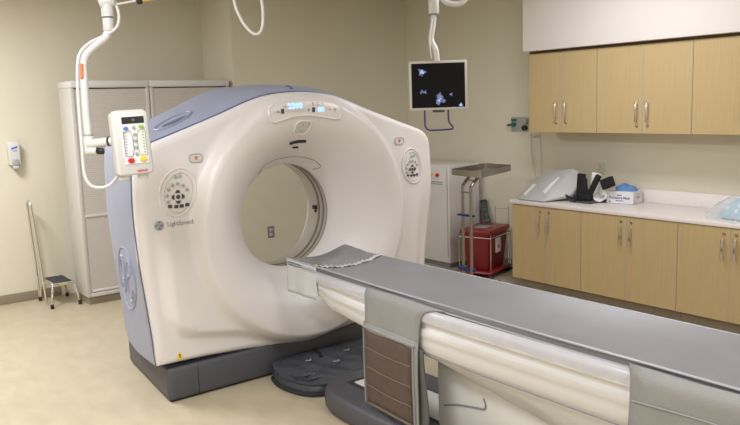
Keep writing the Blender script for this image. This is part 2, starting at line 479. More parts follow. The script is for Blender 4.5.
# dark-blue seam line between shell and front cover
MB().tube([Vector((GX+RO[i]*1.0*math.cos(THS[i]), -.557, GZ+RO[i]*1.0*math.sin(THS[i])+.002)) for i in range(0, NA, 2)], .0065, 6, 1, closed=True).build('cover_seam', 'blue_dark', gantry)
def F(x, z, off=.002):   # on the front cover, x relative to the axis
    h = BF.ray_cast(Vector((GX+x, -2, z)), Vector((0, 1, 0)))
    return Vector((GX+x, h[0].y-off, z)) if h[0] else Vector((GX+x, -.6-off, z))
# bore
b = MB().lathe([(BR-.014, -.338), (BR, -.325), (BR, -.05), (BR+.012, -.03), (BR+.05, .02), (BR+.16, .2), (.70, .425)], (GX, 0, GZ), 'y', 96)
b.build('bore_liner', 'liner', gantry, angle=60)
for y0, y1 in ((-.33, -.314), (-.272, -.254), (-.212, -.190)):
    b = MB().lathe([(BR+.002, y0), (BR-.005, y0+.001), (BR-.005, y1-.001), (BR+.002, y1)], (GX, 0, GZ), 'y', 96)
    b.build('bore_ring', 'ring', gantry)
MB().box(GX+.382, GX+.404, -.175, -.13, 1.115, 1.145, .003).box(GX+.39, GX+.404, -.165, -.15, 1.09, 1.11, .002).build('laser_window', 'black', gantry)
# base
b = MB().prism([(-4.075, -.575), (-4.055, -.598), (-1.855, -.598), (-1.835, -.575), (-1.94, .42), (-1.98, .45), (-3.93, .45), (-3.97, .42)], 0.015, .235, 'z', .02, 3)
b.build('base', 'charcoal', gantry)
MB().prism([(-4.05, -.57), (-1.86, -.57), (-1.96, .42), (-3.95, .42)], 0, .02, 'z').build('base_skid', 'black', gantry)
MB().prism([(-3.86, -.600), (-3.857, -.600), (-3.857, -.56), (-3.86, -.56)], .02, .22, 'z').build('base_seam', 'black', gantry)
MB().box(-3.9, -2.0, -.5, .38, .2, .34).build('pedestal', 'black', gantry)
# display panel
pan = [(-.272, 1.848), (-.292, 1.908), (-.250, 1.960), (-.125, 1.993), (.02, 1.999), (.169, 1.987), (.262, 1.952), (.282, 1.902), (.257, 1.853), (.197, 1.854), (.047, 1.880), (-.098, 1.881), (-.208, 1.854)]
pan = [(p.x, p.y) for p in smooth_path([(x, z, 0) for x, z in pan], 5, closed=True)]
def conform_poly(poly, name, material, off=.002, parent=gantry, n=5, fn=F):
    cx = sum(p[0] for p in poly)/len(poly); cz = sum(p[1] for p in poly)/len(poly)
    b = MB(); rings = []
    for k in range(n+1):
        s_ = 1-k/(n+.5)
        rings.append([b.bm.verts.new(fn(cx+(x-cx)*s_, cz+(z-cz)*s_, off)) for x, z in poly])
    for A, B in zip(rings, rings[1:]):
        for i in range(len(poly)): b.bm.faces.new([A[i], A[(i+1) % len(poly)], B[(i+1) % len(poly)], B[i]])
    b.bm.faces.new(rings[-1])
    return b.build(name, material, parent, angle=60)
def FD(x, z, off=.002): return F(x*1.06-.018, z, off)
disp = conform_poly(pan, 'display_panel', 'pod', .003, fn=FD)
MB().tube([FD(x*1.0, z, .003) for x, z in pan], .008, 8, 1, closed=True).build('panel_rim', 'white', disp)
b = MB(); text_on(b, '2390', .052, lambda a, c: FD(-.092+a*1.05, 1.951+c+a*.03, .0045), bold=.0025); b.build('led_digits', 'led', disp)
b = MB(); text_on(b, '00', .048, lambda a, c: FD(.108+a*1.05, 1.919+c, .0045), bold=.0025); b.build('led_digits', 'led', disp)
def keypatch(mb, x, z, w_, h_, off=.005):
    mb.raw([FD(x-w_/2, z-h_/2, off), FD(x+w_/2, z-h_/2, off), FD(x+w_/2, z+h_/2, off), FD(x-w_/2, z+h_/2, off)], [(0, 1, 2, 3)])
for (x, z, w_, h_) in ((-.193, 1.918, .024, .034), (.048, 1.921, .022, .034), (.008, 1.921, .026, .010), (.008, 1.921, .008, .026), (-.226, 1.912, .030, .010), (-.228, 1.920, .014, .010), (.046, 1.962, .010, .024), (.085, 1.962, .010, .024), (.124, 1.961, .010, .024), (.178, 1.920, .018, .008), (.222, 1.915, .012, .024), (-.256, 1.914, .008, .008), (-.172, 1.948, .026, .007)):
    b = MB(); keypatch(b, x, z, w_, h_); b.build('key_symbol', 'btngrey' if h_ < .034 else 'btndark', disp)
for i in range(10):
    b = MB(); keypatch(b, -.160+.0158*i, 1.918, .010, .020); b.build('key', 'btnlight', disp)
# hopper-shaped recess, slots
hop = [(-.091, 1.776), (-.066, 1.756), (-.011, 1.750), (.020, 1.764), (.038, 1.83), (.013, 1.841), (-.072, 1.838)]
hop = [(p.x*1.05-.014, p.y) for p in smooth_path([(x, z, 0) for x, z in hop], 4, closed=True)]
hp = conform_poly(hop, 'camera_recess', 'btnlight', .003)
MB().tube([F(x, z, .002) for x, z in hop], .006, 8, 1, closed=True).build('recess_rim', 'white', hp)
for (x, z) in ((-.045, 1.815), (.005, 1.82), (-.055, 1.778)): MB().cyl(F(x, z, .0), F(x, z, .007), .008, seg=14).build('sensor_dot', 'btngrey', hp)
MB().tube([F(-.105, 1.688, .004), F(-.042, 1.697, .004), (F(.028, 1.696, .004))], .012, 10).build('laser_slot', 'black', gantry)
MB().tube([F(-.052, 1.654, .004), F(-.008, 1.653, .004)], .008, 8, smooth=False).build('laser_slot', 'black', gantry)
arc = [(-.232, 1.455), (-.266, 1.502), (-.255, 1.536), (-.186, 1.561), (-.039, 1.578), (.091, 1.571), (.193, 1.541), (.254, 1.500), (.266, 1.475), (.235, 1.462)]
MB().tube([F(x, z, .0) for x, z in [(p.x, p.y) for p in smooth_path([(a, c, 0) for a, c in arc], 5)]], .0028, 6, 1).build('service_seam', 'ink', gantry)
# control pods
def pod(cx, cz, w_, h_, tilt, mirror):
    el = []
    for k in range(40):
        t = 2*PI*k/40; a, c = w_*math.cos(t), h_*math.sin(t)*(1+.06*math.cos(t))
        el.append((cx+a*math.cos(tilt)-c*math.sin(tilt), cz+a*math.sin(tilt)+c*math.cos(tilt)))
    p = conform_poly(el, 'control_pod', 'pod', .003)
    MB().tube([F(x, z, .002) for x, z in el], .007, 8, 1, closed=True).build('pod_rim', 'white', p)
    el2 = [(cx+(x-cx)*.78+.004, cz+(z-cz)*.84-.004) for x, z in el]
    MB().tube([F(x, z, .004) for x, z in el2], .004, 6, 1, closed=True).build('dish_edge', 'btnlight', p)
    s_ = w_/.105
    def at(a, c, o=.004): return F(cx+a*s_, cz+c*s_, o)
    def btn(a, c, r, material, name='button'):
        q = at(a, c); MB().cyl(q+Vector((0, .002, 0)), q+Vector((0, -.008, 0)), r*s_, seg=14, bev=.002).build(name, material, p)
    for a, c in ((-.010, .085), (.018, .088)): btn(a, c, .010, 'btnteal')
    for k in range(7):
        t = math.radians(205-k*30); btn(-.002+.062*math.cos(t), -.022+.068*math.sin(t), .0095, 'btngrey')
    btn(0, -.028, .012, 'btndark', 'centre_button')
    for k in range(4):
        t = PI/2*k; ca, sa = math.cos(t), math.sin(t)
        tri = [(.022, -.016), (.022, .016), (.038, .007), (.038, -.007)]
        b = MB(); q = [at(a*ca-c*sa, -.028+a*sa+c*ca, .008) for a, c in tri]; q2 = [v+Vector((0, .006, 0)) for v in q]
        b.raw(q+q2, [(0, 1, 2, 3), (4, 5, 6, 7), (0, 1, 5, 4), (1, 2, 6, 5), (2, 3, 7, 6), (3, 0, 4, 7)]); b.build('arrow_button', 'btndark', p)
    for a in (-.052, -.016, .016, .050):
        b = MB(); c = -.083+.10*abs(a)*1.2
        q = [at(a+u, c+v, .008) for u, v in ((-.012, -.008), (.012, -.010), (.014, .008), (-.008, .010))]; q2 = [v+Vector((0, .006, 0)) for v in q]
        b.raw(q+q2, [(0, 1, 2, 3), (4, 5, 6, 7), (0, 1, 5, 4), (1, 2, 6, 5), (2, 3, 7, 6), (3, 0, 4, 7)]); b.build('motion_button', 'btndark', p)
pod(-.986, 1.425, .122, .158, -.34, 1)
pod(1.022, 1.442, .098, .142, .22, -1)
def estop(cx, cz):
    rr = []
    for k in range(28):
        t = 2*PI*k/28; c, s_ = math.cos(t), math.sin(t)
        rr.append((cx+.045*abs(c)**.6*(1 if c > 0 else -1), cz+.027*abs(s_)**.7*(1 if s_ > 0 else -1)))
    o = conform_poly(rr, 'stop_button', 'btnlight', .004, n=2)
    MB().tube([F(x, z, .003) for x, z in rr], .004, 6, 1, closed=True).build('button_ring', 'btngrey', o)
    b = MB().tube([F(cx-.012, cz+.006, .005), F(cx, cz+.010, .005), F(cx+.012, cz+.006, .005)], .003, 6)
    b.tube([F(cx, cz+.008, .005), F(cx, cz-.010, .005)], .003, 6, smooth=False); b.tube([F(cx-.008, cz-.004, .005), F(cx+.008, cz-.004, .005)], .003, 6, smooth=False)
    b.build('button_mark', 'inkred', o)
estop(-.843, 1.634); estop(.894, 1.650)
# monogram and product lettering
lg = []
for k in range(36): t = 2*PI*k/36; lg.append((-1.124+.031*math.cos(t), 1.219+.031*math.sin(t)))
lo = conform_poly(lg, 'monogram_badge', 'logo', .003, n=2)
def monogram(fn, s_, tube_r, closed_ring=True):
    """flourished two-letter script inside a ring; fn maps (u,v) in [-1,1] to the surface"""
    b = MB()
    b.tube([fn(.86*math.cos(2*PI*k/32), .86*math.sin(2*PI*k/32)) for k in range(32)], tube_r, 6, 1, closed=True)
    g = [(-.05, .30), (-.18, .50), (-.38, .48), (-.46, .25), (-.38, .02), (-.22, -.05), (-.08, .08), (-.06, .30), (-.10, .02), (-.18, -.28), (-.34, -.42), (-.52, -.34), (-.50, -.18)]
    e_ = [(.46, .42), (.34, .54), (.18, .46), (.14, .26), (.26, .12), (.38, .14), (.24, .08), (.08, -.06), (.08, -.32), (.24, -.48), (.42, -.42), (.52, -.22)]
    for c in (g, e_): b.tube([fn(u, v) for u, v in [(p.x, p.y) for p in smooth_path([(a, c_, 0) for a, c_ in c], 4)]], tube_r*1.15, 6, 1)
    for k in range(4):
        t0 = math.radians(20+90*k)
        b.tube([fn(.70*math.cos(t0+a), .70*math.sin(t0+a)) if a > .1 else fn(.60*math.cos(t0+a), .60*math.sin(t0+a)) for a in (0, .2, .5, .8)], tube_r, 6, 3)
    return b
monogram(lambda u, v: F(-1.124+.031*u, 1.219+.031*v, .0045), 1, .0009).build('script_letters', 'paper', lo)
b = MB(); text_on(b, 'LightSpeed', .050, lambda a, c: F(-.984+a*.80, 1.220+c*.85, .003)); b.build('lettering', 'ink', gantry)
b = MB(); b.raw([F(-1.055, .298, .003), F(-1.000, .298, .003), F(-1.028, .348, .003)], [(0, 1, 2)]); wt = b.build('warning_triangle', 'btnyel', gantry)
wt['label'] = 'yellow warning triangle'
b = MB(); b.raw([F(-1.032, .314, .004), F(-1.024, .314, .004), F(-1.024, .331, .004), F(-1.032, .331, .004)], [(0, 1, 2, 3)]); b.raw([F(-1.032, .304, .004), F(-1.024, .304, .004), F(-1.024, .310, .004), F(-1.032, .310, .004)], [(0, 1, 2, 3)]); b.build('warning_mark', 'black', wt)
# embossed monogram on the blue flank
def S(y, z, off=.002):
    h = BS.ray_cast(Vector((-6, y, z)), Vector((1, 0, 0)))
    return Vector((h[0].x-off, y, z)) if h[0] else Vector((-4.15, y, z))
monogram(lambda u, v: S(-.215-.235*u-.06*v, .815+.265*v, -.001), 1, .008).build('embossed_monogram', 'blue', gantry)
# grip recess on top of the shoulder
def Tp(x, y, off=.002):
    h = BS.ray_cast(Vector((x, y, 4)), Vector((0, 0, -1)))
    return Vector((x, y, h[0].z+off)) if h[0] else Vector((x, y, 1.9))
el = [(-3.80+.15*math.cos(2*PI*k/32)+.02*math.sin(2*PI*k/32), -.33+.11*math.sin(2*PI*k/32)+.04*math.cos(2*PI*k/32)) for k in range(32)]
gr = conform_poly(el, 'grip_recess', 'blue', .003, n=3, fn=Tp)
MB().tube([Tp(x, y, .003) for x, y in el], .009, 8, 1, closed=True).build('recess_lip', 'blue', gr)
el2 = [(-3.80+.10*math.cos(2*PI*k/24), -.37+.035*math.sin(2*PI*k/24)) for k in range(24)]
conform_poly(el2, 'grip_slot', 'blue_dark', .006, parent=gr, n=2, fn=Tp)
MB().tube([Tp(-2.96, -.53, .001), Tp(-2.962, -.50, .001), Tp(-2.965, -.46, .001)], .009, 6).build('top_notch', 'blue_dark', gantry)

# ------------------------------------------------------------------ patient table
tb = empty('patient_table', (-3.03, -.85, 0), 0, 'long patient table with grey padded top leading into the scanner bore', 'patient table')
def zb(y):
    ks = [(-.36, .715), (-.45, .69), (-.61, .665), (-1.0, .635), (-1.2, .60), (-1.55, .545), (-2.19, .45), (-3.75, .26)]
    y = max(min(y, ks[0][0]), ks[-1][0])
    for (a, za), (c, zc) in zip(ks, ks[1:]):
        if y >= c: t = (y-a)/(c-a); return za+(zc-za)*t
def tsec(y, n=None):
    zbot = zb(y); k = min(1, (.872-zbot)/.240); tp = 1-.10*sst(-.62, -.40, y)
    P_ = [(.27, .872), (.290, .868), (.302, .853), (.302, .815), (.286, .800), (.284, .782), (.299, .768), (.300, .735), (.293, .725), (.293, .70), (.288, .650), (.274, .632)]
    P_ = [(x*tp, .872-(.872-z)*k) for x, z in P_]
    zl = P_[-1][1]
    P_ += [(.262*tp, zl-.25*(zl-zbot) if zbot < zl else zl-.004), (.17*tp, min(zbot, zl-.008)), (.06, min(zbot, zl-.008)-.004)]
    return P_
yy_ = [-.36, -.365, -.38, -.42, -.48, -.56, -.62, -.7, -.85, -1.0, -1.2, -1.4, -1.6, -1.9, -2.2, -2.6, -3.0, -3.4, -3.72]
b = MB(); rings = []
for i, y in enumerate(yy_):
    q = tsec(y); sh = [.84, .93, .98, 1][min(i, 3)]
    h = [(x*sh, (z-.85)*sh+.85) for x, z in q]
    ring = [(-x, z) for x, z in h]+[(x, z) for x, z in h[::-1]]
    rings.append([b.bm.verts.new((x, y, z)) for x, z in ring])
for A, B in zip(rings, rings[1:]):
    for i in range(len(A)): b.bm.faces.new([A[i], A[(i+1) % len(A)], B[(i+1) % len(A)], B[i]])
b.bm.faces.new(rings[0]); b.bm.faces.new(rings[-1][::-1])
b.build('table_cover', 'white2', tb, local=True, angle=50)
for sx in (-1, 1):
    MB().tube([(sx*.2905, y, .635) for y in (-1.45, -2.0, -2.8, -3.7)], .0028, 6, smooth=False).build('cover_seam', 'ink', tb, local=True)
# cradle plate and pad
MB().prism([(-.265, .874), (-.26, .855), (-.20, .84), (.20, .84), (.26, .855), (.265, .874)], -.62, -.005, 'y', .004).build('cradle', 'white2', tb, local=True)
def padz(x): return .880+.028*(x/.27)**2
def padslab(y0, y1, name, material, wob=0, dz=0, hw=.262):
    b = MB(); nx, ny = 22, max(2, int((y1-y0)/.04))
    def top(i, j):
        x = -hw+2*hw*i/(nx-1); y = y0+(y1-y0)*j/(ny-1)
        w_ = wob*(math.sin(31*x+9*y)*math.sin(23*y+4*x)+.6*math.sin(57*y-21*x)) if wob else 0
        rise = .022*sst(-.32, -.05, y)*sst(.02, .24, x)
        return Vector((x, y, padz(x)+dz+w_+rise+.010))
    T = [[b.bm.verts.new(top(i, j)) for j in range(ny)] for i in range(nx)]
    Bt = [[b.bm.verts.new((T[i][j].co.x, T[i][j].co.y, .872)) for j in range(ny)] for i in range(nx)]
    for i in range(nx-1):
        for j in range(ny-1):
            b.bm.faces.new([T[i][j], T[i+1][j], T[i+1][j+1], T[i][j+1]])
            b.bm.faces.new([Bt[i][j], Bt[i][j+1], Bt[i+1][j+1], Bt[i+1][j]])
    for i in range(nx-1):
        for j in (0, ny-1): b.bm.faces.new([T[i][j], T[i+1][j], Bt[i+1][j], Bt[i][j]])
    for j in range(ny-1):
        for i in (0, nx-1): b.bm.faces.new([T[i][j], T[i][j+1], Bt[i][j+1], Bt[i][j]])
    return b.build(name, material, tb, local=True, angle=50)
padslab(-3.70, -.40, 'mattress', 'pad')
padslab(-.405, 0, 'headend_pad', 'pad2', wob=.0022, dz=.002)
for sx in (-1, 1):
    MB().tube([(sx*.268, y, .914) for y in (-.02, -1.2, -2.4, -3.68)], .006, 8, smooth=False).build('piping', 'rim', tb, local=True)
    MB().box(min(sx*.262, sx*.280), max(sx*.262, sx*.280), -3.7, -.02, .872, .897, .002).build('edge_groove', 'groove', tb, local=True)
    MB().tube([(sx*.286, y, .888) for y in (-.02, -1.2, -2.4, -3.68)], .0045, 8, smooth=False).build('edge_bead', 'rim', tb, local=True)
# clear vinyl border falling over the side
def border(u, v):
    y = -.42-3.27*u; k = v
    return Vector((-.292-.0175*math.sin(min(1, k*1.8)*PI/2), y, .888-.060*k+.003*math.sin(25*y)*k))
MB().grid(border, 90, 7).build('clear_side_border', 'lilac', tb, local=True, fix=False)
# crinkled clear band across the head end and sheet skirt
def band(u, v):
    x = -.275+.55*u; y = -.40-.03*math.sin(PI*u)-.045*(v-.5)
    return Vector((x, y, padz(x)+.016+.005*math.sin(60*u+7*v)*math.sin(33*u)+.003*math.sin(5*v+90*u)))
MB().grid(band, 60, 6).build('crinkled_band', 'sheer', tb, local=True, fix=False, sol=.001)
def skirt(u, v):
    y = -.0-.40*u; x = -.272-.006*math.sin(11*u+1)*v-.012*v*u
    return Vector((x, y, .915-(.235-.015*u)*v))
MB().grid(skirt, 30, 10).build('clear_sheet_skirt', 'sheer', tb, local=True, fix=False, sol=.001)
def skirt2(u, v):
    x = -.272+.544*u; return Vector((x, .003+.010*math.sin(12*u)*v, padz(x)+.008-(.20)*v))
MB().grid(skirt2, 24, 8).build('clear_sheet_end', 'sheer', tb, local=True, fix=False, sol=.001)
# pedestal and floor plinth
nose = [(-.35*math.copysign(abs(math.cos(t))**.7, math.cos(t)), -.80+.40*math.sin(t)**.7) for t in [PI*(k+.5)/17 for k in range(17)]]
foot = [(-.365, -3.3), (-.365, -.86)]+[(x*1.04, y) for x, y in nose]+[(.365, -.86), (.365, -3.3)]
MB().prism(foot, .012, .155, 'z', .040, 4).build('floor_plinth', 'charcoal', tb, local=True)
MB().box(-.17, .17, -3.1, -1.44, .15, .56, .02).build('pedestal', 'white2', tb, local=True)
MB().box(-.13, .13, -1.46, -.60, .150, .165, .006).build('slide_plate', 'paper', tb, local=True)
MB().box(-.160, .160, -1.47, -.555, .148, .158, .003).build('plinth_recess', 'black', tb, local=True)
MB().tube([(-.172, -1.80, .42), (-.174, -1.815, .385), (-.174, -1.80, .362), (-.174, -1.73, .350), (-.174, -1.6, .325), (-.174, -1.5, .29)], .0045, 8).build('cable', 'ink', tb, local=True)

# ------------------------------------------------------------------ weighted straps over the table side
def drape(parent, path, ya, yb, thick, name, material, nu=10, wob=.002):
    """path: (x,z) list; ya, yb: y limits per path point"""
    P_ = smooth_path([(x, z, 0) for x, z in path], 4); A = smooth_path([(a, c, 0) for a, c in zip(ya, yb)], 4)
    b = MB(); n = len(P_)
    def pt(i, j):
        p = P_[i]; y = A[i].x+(A[i].y-A[i].x)*j/(nu-1)
        return Vector((p.x+wob*math.sin(17*y+9*p.y), y, p.y+wob*math.sin(13*y)))
    V_ = [[b.bm.verts.new(pt(i, j)) for j in range(nu)] for i in range(n)]
    for i in range(n-1):
        for j in range(nu-1): b.bm.faces.new([V_[i][j], V_[i+1][j], V_[i+1][j+1], V_[i][j+1]])
    return b.build(name, material, parent, local=True, fix=False, sol=thick)
st = empty('table_strap', (-3.03, -.85, 0), 0, 'grey fabric strap with brown hook panel hanging over the table side', 'strap', 'fabric straps draped over the table side')
drape(st, [(-.282, .897), (-.300, .892), (-.316, .865), (-.318, .80), (-.318, .70), (-.320, .64)], [-1.01, -1.015, -1.02, -1.02, -1.015, -1.01], [-1.70, -1.64, -1.57, -1.54, -1.525, -1.52], .006, 'strap_web', 'strap')
drape(st, [(-.322, .70), (-.324, .5), (-.322, .35), (-.32, .205)], [-1.005]*4, [-1.525, -1.52, -1.515, -1.51], .008, 'panel_backing', 'strap')
bp_ = drape(st, [(-.328, .655), (-.330, .5), (-.328, .35), (-.326, .225)], [-1.035]*4, [-1.472]*4, .006, 'hook_panel', 'brown')
bp_['label'] = 'brown hook panel'
for z in (.555, .44, .33):
    MB().tube([(-.3335, -1.04, z), (-.334, -1.26, z-.008), (-.3335, -1.468, z)], .0035, 6).build('fold_line', 'brownfold', bp_, local=True)
for y in (-1.018, -1.493):
    MB().tube([(-.329, y, .665), (-.331, y, .45), (-.328, y, .21)], .009, 6, flat=.5).build('binding', 'strap', st, local=True)
MB().tube([(-.329, -1.01, .675), (-.331, -1.26, .672), (-.329, -1.51, .675)], .010, 6, flat=.6).build('binding', 'strap', st, local=True)
drape(st, [(-.306, .66), (-.303, .5), (-.298, .3), (-.30, .20)], [-1.2]*4, [-1.545, -1.555, -1.57, -1.55], .008, 'rear_flap', 'strapdark')
st2 = empty('table_strap', (-3.03, -.85, 0), 0, 'plain grey fabric strap draped over the near corner of the table', 'strap', 'fabric straps draped over the table side')
drape(st2, [(-.285, .900), (-.302, .892), (-.320, .865), (-.322, .78), (-.322, .6), (-.32, .35)], [-2.77, -2.78, -2.80, -2.80, -2.79, -2.78], [-3.36]*6, .007, 'strap_web', 'strap')
MB().tube([(-.327, -2.81, .775), (-.328, -3.05, .785), (-.327, -3.35, .79)], .004, 6).build('stitched_hem', 'strap', st2, local=True)

# ------------------------------------------------------------------ quilted vinyl cover on the floor by the base
e = empty('quilted_cushion', (-2.95, -.85, 0), 0, 'dark quilted vinyl cushion lying on the floor against the scanner base', 'cushion')
fp = [(-3.29, -.655), (-3.345, -.72), (-3.37, -.87), (-3.355, -1.0), (-3.31, -1.12), (-3.20, -1.19), (-3.05, -1.16), (-2.8, -1.14), (-2.45, -1.12), (-2.30, -1.0), (-2.30, -.74), (-2.4, -.65), (-2.8, -.63), (-3.1, -.63)]
fp = [(p.x, p.y) for p in smooth_path([(x, y, 0) for x, y in fp], 5, closed=True)]
cxp, cyp = -2.87, -.86
def cush(u, v):
    k = int(round(u*len(fp))) % len(fp); x, y = fp[k]
    if v < .25: s_ = 1-.03*abs(.12-v)/.12; z = .10*v/.25
    else: s_ = 1-(v-.25)/.75*.985; z = .10+.03*math.sqrt((v-.25)/.75)
    X, Y = cxp+(x-cxp)*s_, cyp+(y-cyp)*s_
    z *= .8*(1+.55*max(0, (Y+.95)/.35))
    if v > .25: z += .009*(abs(math.sin((X*1.0+Y*.5)*9))*abs(math.sin((Y-.3*X)*13)))+.004*math.sin(40*X+22*Y)
    return Vector((X, Y, z))
b = MB().grid(cush, len(fp), 40, closed_u=True); b.build('cushion_body', 'vinyl', e, angle=60)
MB().tube([(x*1.0+.0, y, .018) for x, y in fp], .014, 8, 1, closed=True).build('piping', 'rubber', e)
for pts in ([(-2.95, -.66, .140), (-2.96, -.72, .138), (-2.99, -.82, .128)],):
    MB().tube(pts, .007, 8, flat=3.0).build('strap', 'black', e)
def patch(x0, y0, x1, y1):
    b = MB(); c = [(x0, y0), (x1, y0), (x1, y1), (x0, y1)]
    pts = [(x, y, .100) for x, y in c]
    b.tube(pts, .006, 6, 3, closed=True, smooth=False); return b.build('pocket', 'vinyl', e)
patch(-3.31, -.98, -3.20, -.86); patch(-3.28, -1.08, -3.17, -1.0)
for (x, y) in ((-3.12, -.80), (-2.98, -.95), (-2.78, -.80), (-2.62, -.9), (-2.7, -.72)):
    MB().tube([(x, y, .128), (x+.03, y-.02, .130), (x+.055, y+.012, .127)], .005, 6).build('buckle', 'rim', e)

# ------------------------------------------------------------------ cabinets on the right
def door(mb_parent, x, y0, y1, z0, z1, hy, hz, lockz):
    """door on the plane x, facing -x, spanning y0..y1 (y0 > y1)"""
    d = MB().box(x-.02, x, min(y0, y1)+.002, max(y0, y1)-.002, z0, z1, .0015, 1).build('door', 'wood', mb_parent)
    if hy is not None:
        b = MB().tube([(x-.02, hy, hz-.07), (x-.045, hy, hz-.07)], .006, 8, smooth=False).tube([(x-.02, hy, hz+.07), (x-.045, hy, hz+.07)], .006, 8, smooth=False)
        b.box(x-.054, x-.042, hy-.009, hy+.009, hz-.090, hz+.090, .003); b.build('handle', 'chrome', d)
        MB().cyl((x-.019, hy, lockz), (x-.027, hy, lockz), .0125, seg=16, bev=.002).build('lock', 'steel', d)
    return d
def unit(name, x, depth_, ya, ym, yb, z0, z1, hz, lockz, upper, label, group, ha, hb):
    e = empty(name, (x+depth_/2, (ya+yb)/2, 0 if not upper else z0), 0, label, 'cabinet', group)
    b = MB().box(x, x+depth_, yb+.001, ya-.001, z0, z1, .001, 1); b.build('carcass', 'woodedge', e)
    if not upper: MB().box(x+.07, x+depth_-.01, yb+.002, ya-(.03 if ya > -.1 else .001), 0, z0).build('toe_kick', 'base', e)
    door(e, x, ya, ym, z0+.002, z1-.003, ha, hz, lockz); door(e, x, ym, yb, z0+.002, z1-.003, hb, hz, lockz)
    for y in (ym, yb):
        MB().box(x-.0212, x-.0, y-(.0032 if y == ym else -.0004), y+.0034, z0+.002, z1-.003).build('edge_strip', 'rim', e)
    return e
ul, ug = 'two-door maple wall cabinet ', 'maple wall cabinets under the soffit'
unit('wall_cabinet', .272, .385, .008, -.408, -.825, 1.60, 2.40, 1.82, 1.70, True, ul+'at the far end, above the grey wedge cushion', ug, -.350, -.468)
unit('wall_cabinet', .272, .385, -.825, -1.315, -1.790, 1.60, 2.40, 1.80, 1.67, True, ul+'above the white mask box, between its two neighbours', ug, -1.262, -1.372)
unit('wall_cabinet', .272, .385, -1.790, -2.30, -2.80, 1.60, 2.40, 1.80, 1.67, True, ul+'cut off by the right photo edge', ug, -2.235, -2.35)
MB().box(.28, .655, -7, .02, 2.401, 2.424).build('scribe_strip', 'gap')
bl, bg = 'two-door maple base cabinet ', 'maple base cabinets under the counter'
unit('base_cabinet', 0, .65, 0, -.4286, -.8613, .10, .875, .705, .825, False, bl+'below the grey wedge cushion', bg, -.368, -.480)
unit('base_cabinet', 0, .65, -.8613, -1.3515, -1.849, .10, .875, .695, .825, False, bl+'below the white mask box', bg, -1.30, -1.402)
unit('base_cabinet', 0, .65, -1.849, -2.3041, -2.76, .10, .875, .705, .825, False, bl+'below the clear plastic bag', bg, -2.25, -2.352)
struct(bpy.data.objects['scribe_strip']); bpy.data.objects['scribe_strip'].name = 'trim_1'
ct = empty('countertop', (.3, -1.9, .877), 0, 'long white countertop with backsplash above the maple base cabinets', 'countertop')
MB().box(-.03, XW-.002, -3.9, .03, .877, .915, .006).build('worktop', 'counter', ct)
MB().box(XW-.022, XW-.002, -3.9, -1.06, .915, 1.045, .004).build('backsplash', 'counter', ct)

# ------------------------------------------------------------------ things on the counter
e = empty('wedge_cushion', (.3, -.2, .916), 0, 'light grey wedge cushion with two white tape strips on the counter', 'cushion')
A_, B_, C_, D_ = Vector((.035, -.005, .925)), Vector((.01, -.375, .925)), Vector((.50, .02, 1.172)), Vector((.50, -.37, 1.222))
E_, F_ = Vector((.45, -.56, 1.165)), Vector((.27, -.52, .975))
A0, B0, F0, E0, C0 = Vector((.05, -.005, .917)), Vector((.05, -.375, .917)), Vector((.30, -.51, .940)), Vector((.52, -.53, 1.02)), Vector((.62, .02, .917))
b = MB(); b.raw([A_, B_, F_, E_, D_, C_, A0, B0, F0, E0, C0], [(0, 1, 4, 5), (1, 2, 3, 4), (6, 7, 1, 0), (7, 8, 2, 1), (8, 9, 3, 2), (9, 10, 5, 3), (5, 3, 4), (10, 6, 0, 5), (6, 10, 9, 8, 7)])
bmesh.ops.bevel(b.bm, geom=b.bm.edges[:], offset=.014, segments=3, profile=.5, affect='EDGES')
b.build('cushion_body', 'foam', e)
def onface(u, v, off=.004):
    n = (B_-A_).cross(C_-A_).normalized(); n = -n if n.z < 0 else n
    p = A_+(B_-A_)*u; q = C_+(D_-C_)*u
    return p+(q-p)*v+n*off
for u0 in (.17, .78):
    b = MB(); pr = [onface(u0-.05, .12+.04), onface(u0+.06, .12), onface(u0+.06, .50), onface(u0-.05, .50)]
    if u0 > .5: pr = [onface(u0-.07, .28), onface(u0+.05, .22), onface(u0+.05, .72), onface(u0-.07, .74)]
    nn = Vector((-.4, 0, .9))*.004
    q = [p-nn*1.5 for p in pr]; b.raw(pr+q, [(0, 1, 2, 3), (0, 1, 5, 4), (1, 2, 6, 5), (2, 3, 7, 6), (3, 0, 4, 7), (4, 5, 6, 7)])
    b.build('tape_strip', 'foamtape', e)

e = empty('head_holder', (.36, -.72, .916), 0, 'white curved head holder with black padded straps on the counter', 'head holder')
def cup(u, v):
    t = math.radians(-80+160*u); rr = .085
    return Vector((.33+.20*v, -.80+rr*math.sin(t), 1.015-rr*math.cos(t)+.05*v))
MB().grid(cup, 24, 8).build('shell', 'foamtape', e, fix=False, sol=.012)
b = MB().box(-.02, .02, -.05, .05, -.10, .10, .015, 3, Matrix.Translation((.40, -.715, 1.10)) @ Matrix.Rotation(.15, 4, 'X')); b.build('white_wing', 'foamtape', e)
def band_slab(c, hx, hy, hz, rx, name='padded_strap'):
    MB().box(-hx, hx, -hy, hy, -hz, hz, .010, 3, Matrix.Translation(c) @ Matrix.Rotation(rx, 4, 'X')).build(name, 'blackfab', e)
band_slab((.32, -.603, 1.07), .018, .044, .125, .06)
band_slab((.30, -.668, 1.045), .018, .026, .110, -.12)
band_slab((.30, -.765, 1.078), .018, .028, .130, .50)
band_slab((.31, -.655, .965), .030, .085, .030, .02)
band_slab((.33, -.905, 1.118), .030, .064, .050, -.40, 'side_pad')
MB().tube([(.24, -.46, .985), (.22, -.53, .962), (.24, -.62, .945), (.27, -.68, .95)], .013, 8, flat=.5).build('buckle_strap', 'blackfab', e)
MB().tube([(.21, -.615, .930), (.21, -.62, .965), (.22, -.615, .985)], .022, 8).build('buckle', 'blackfab', e)
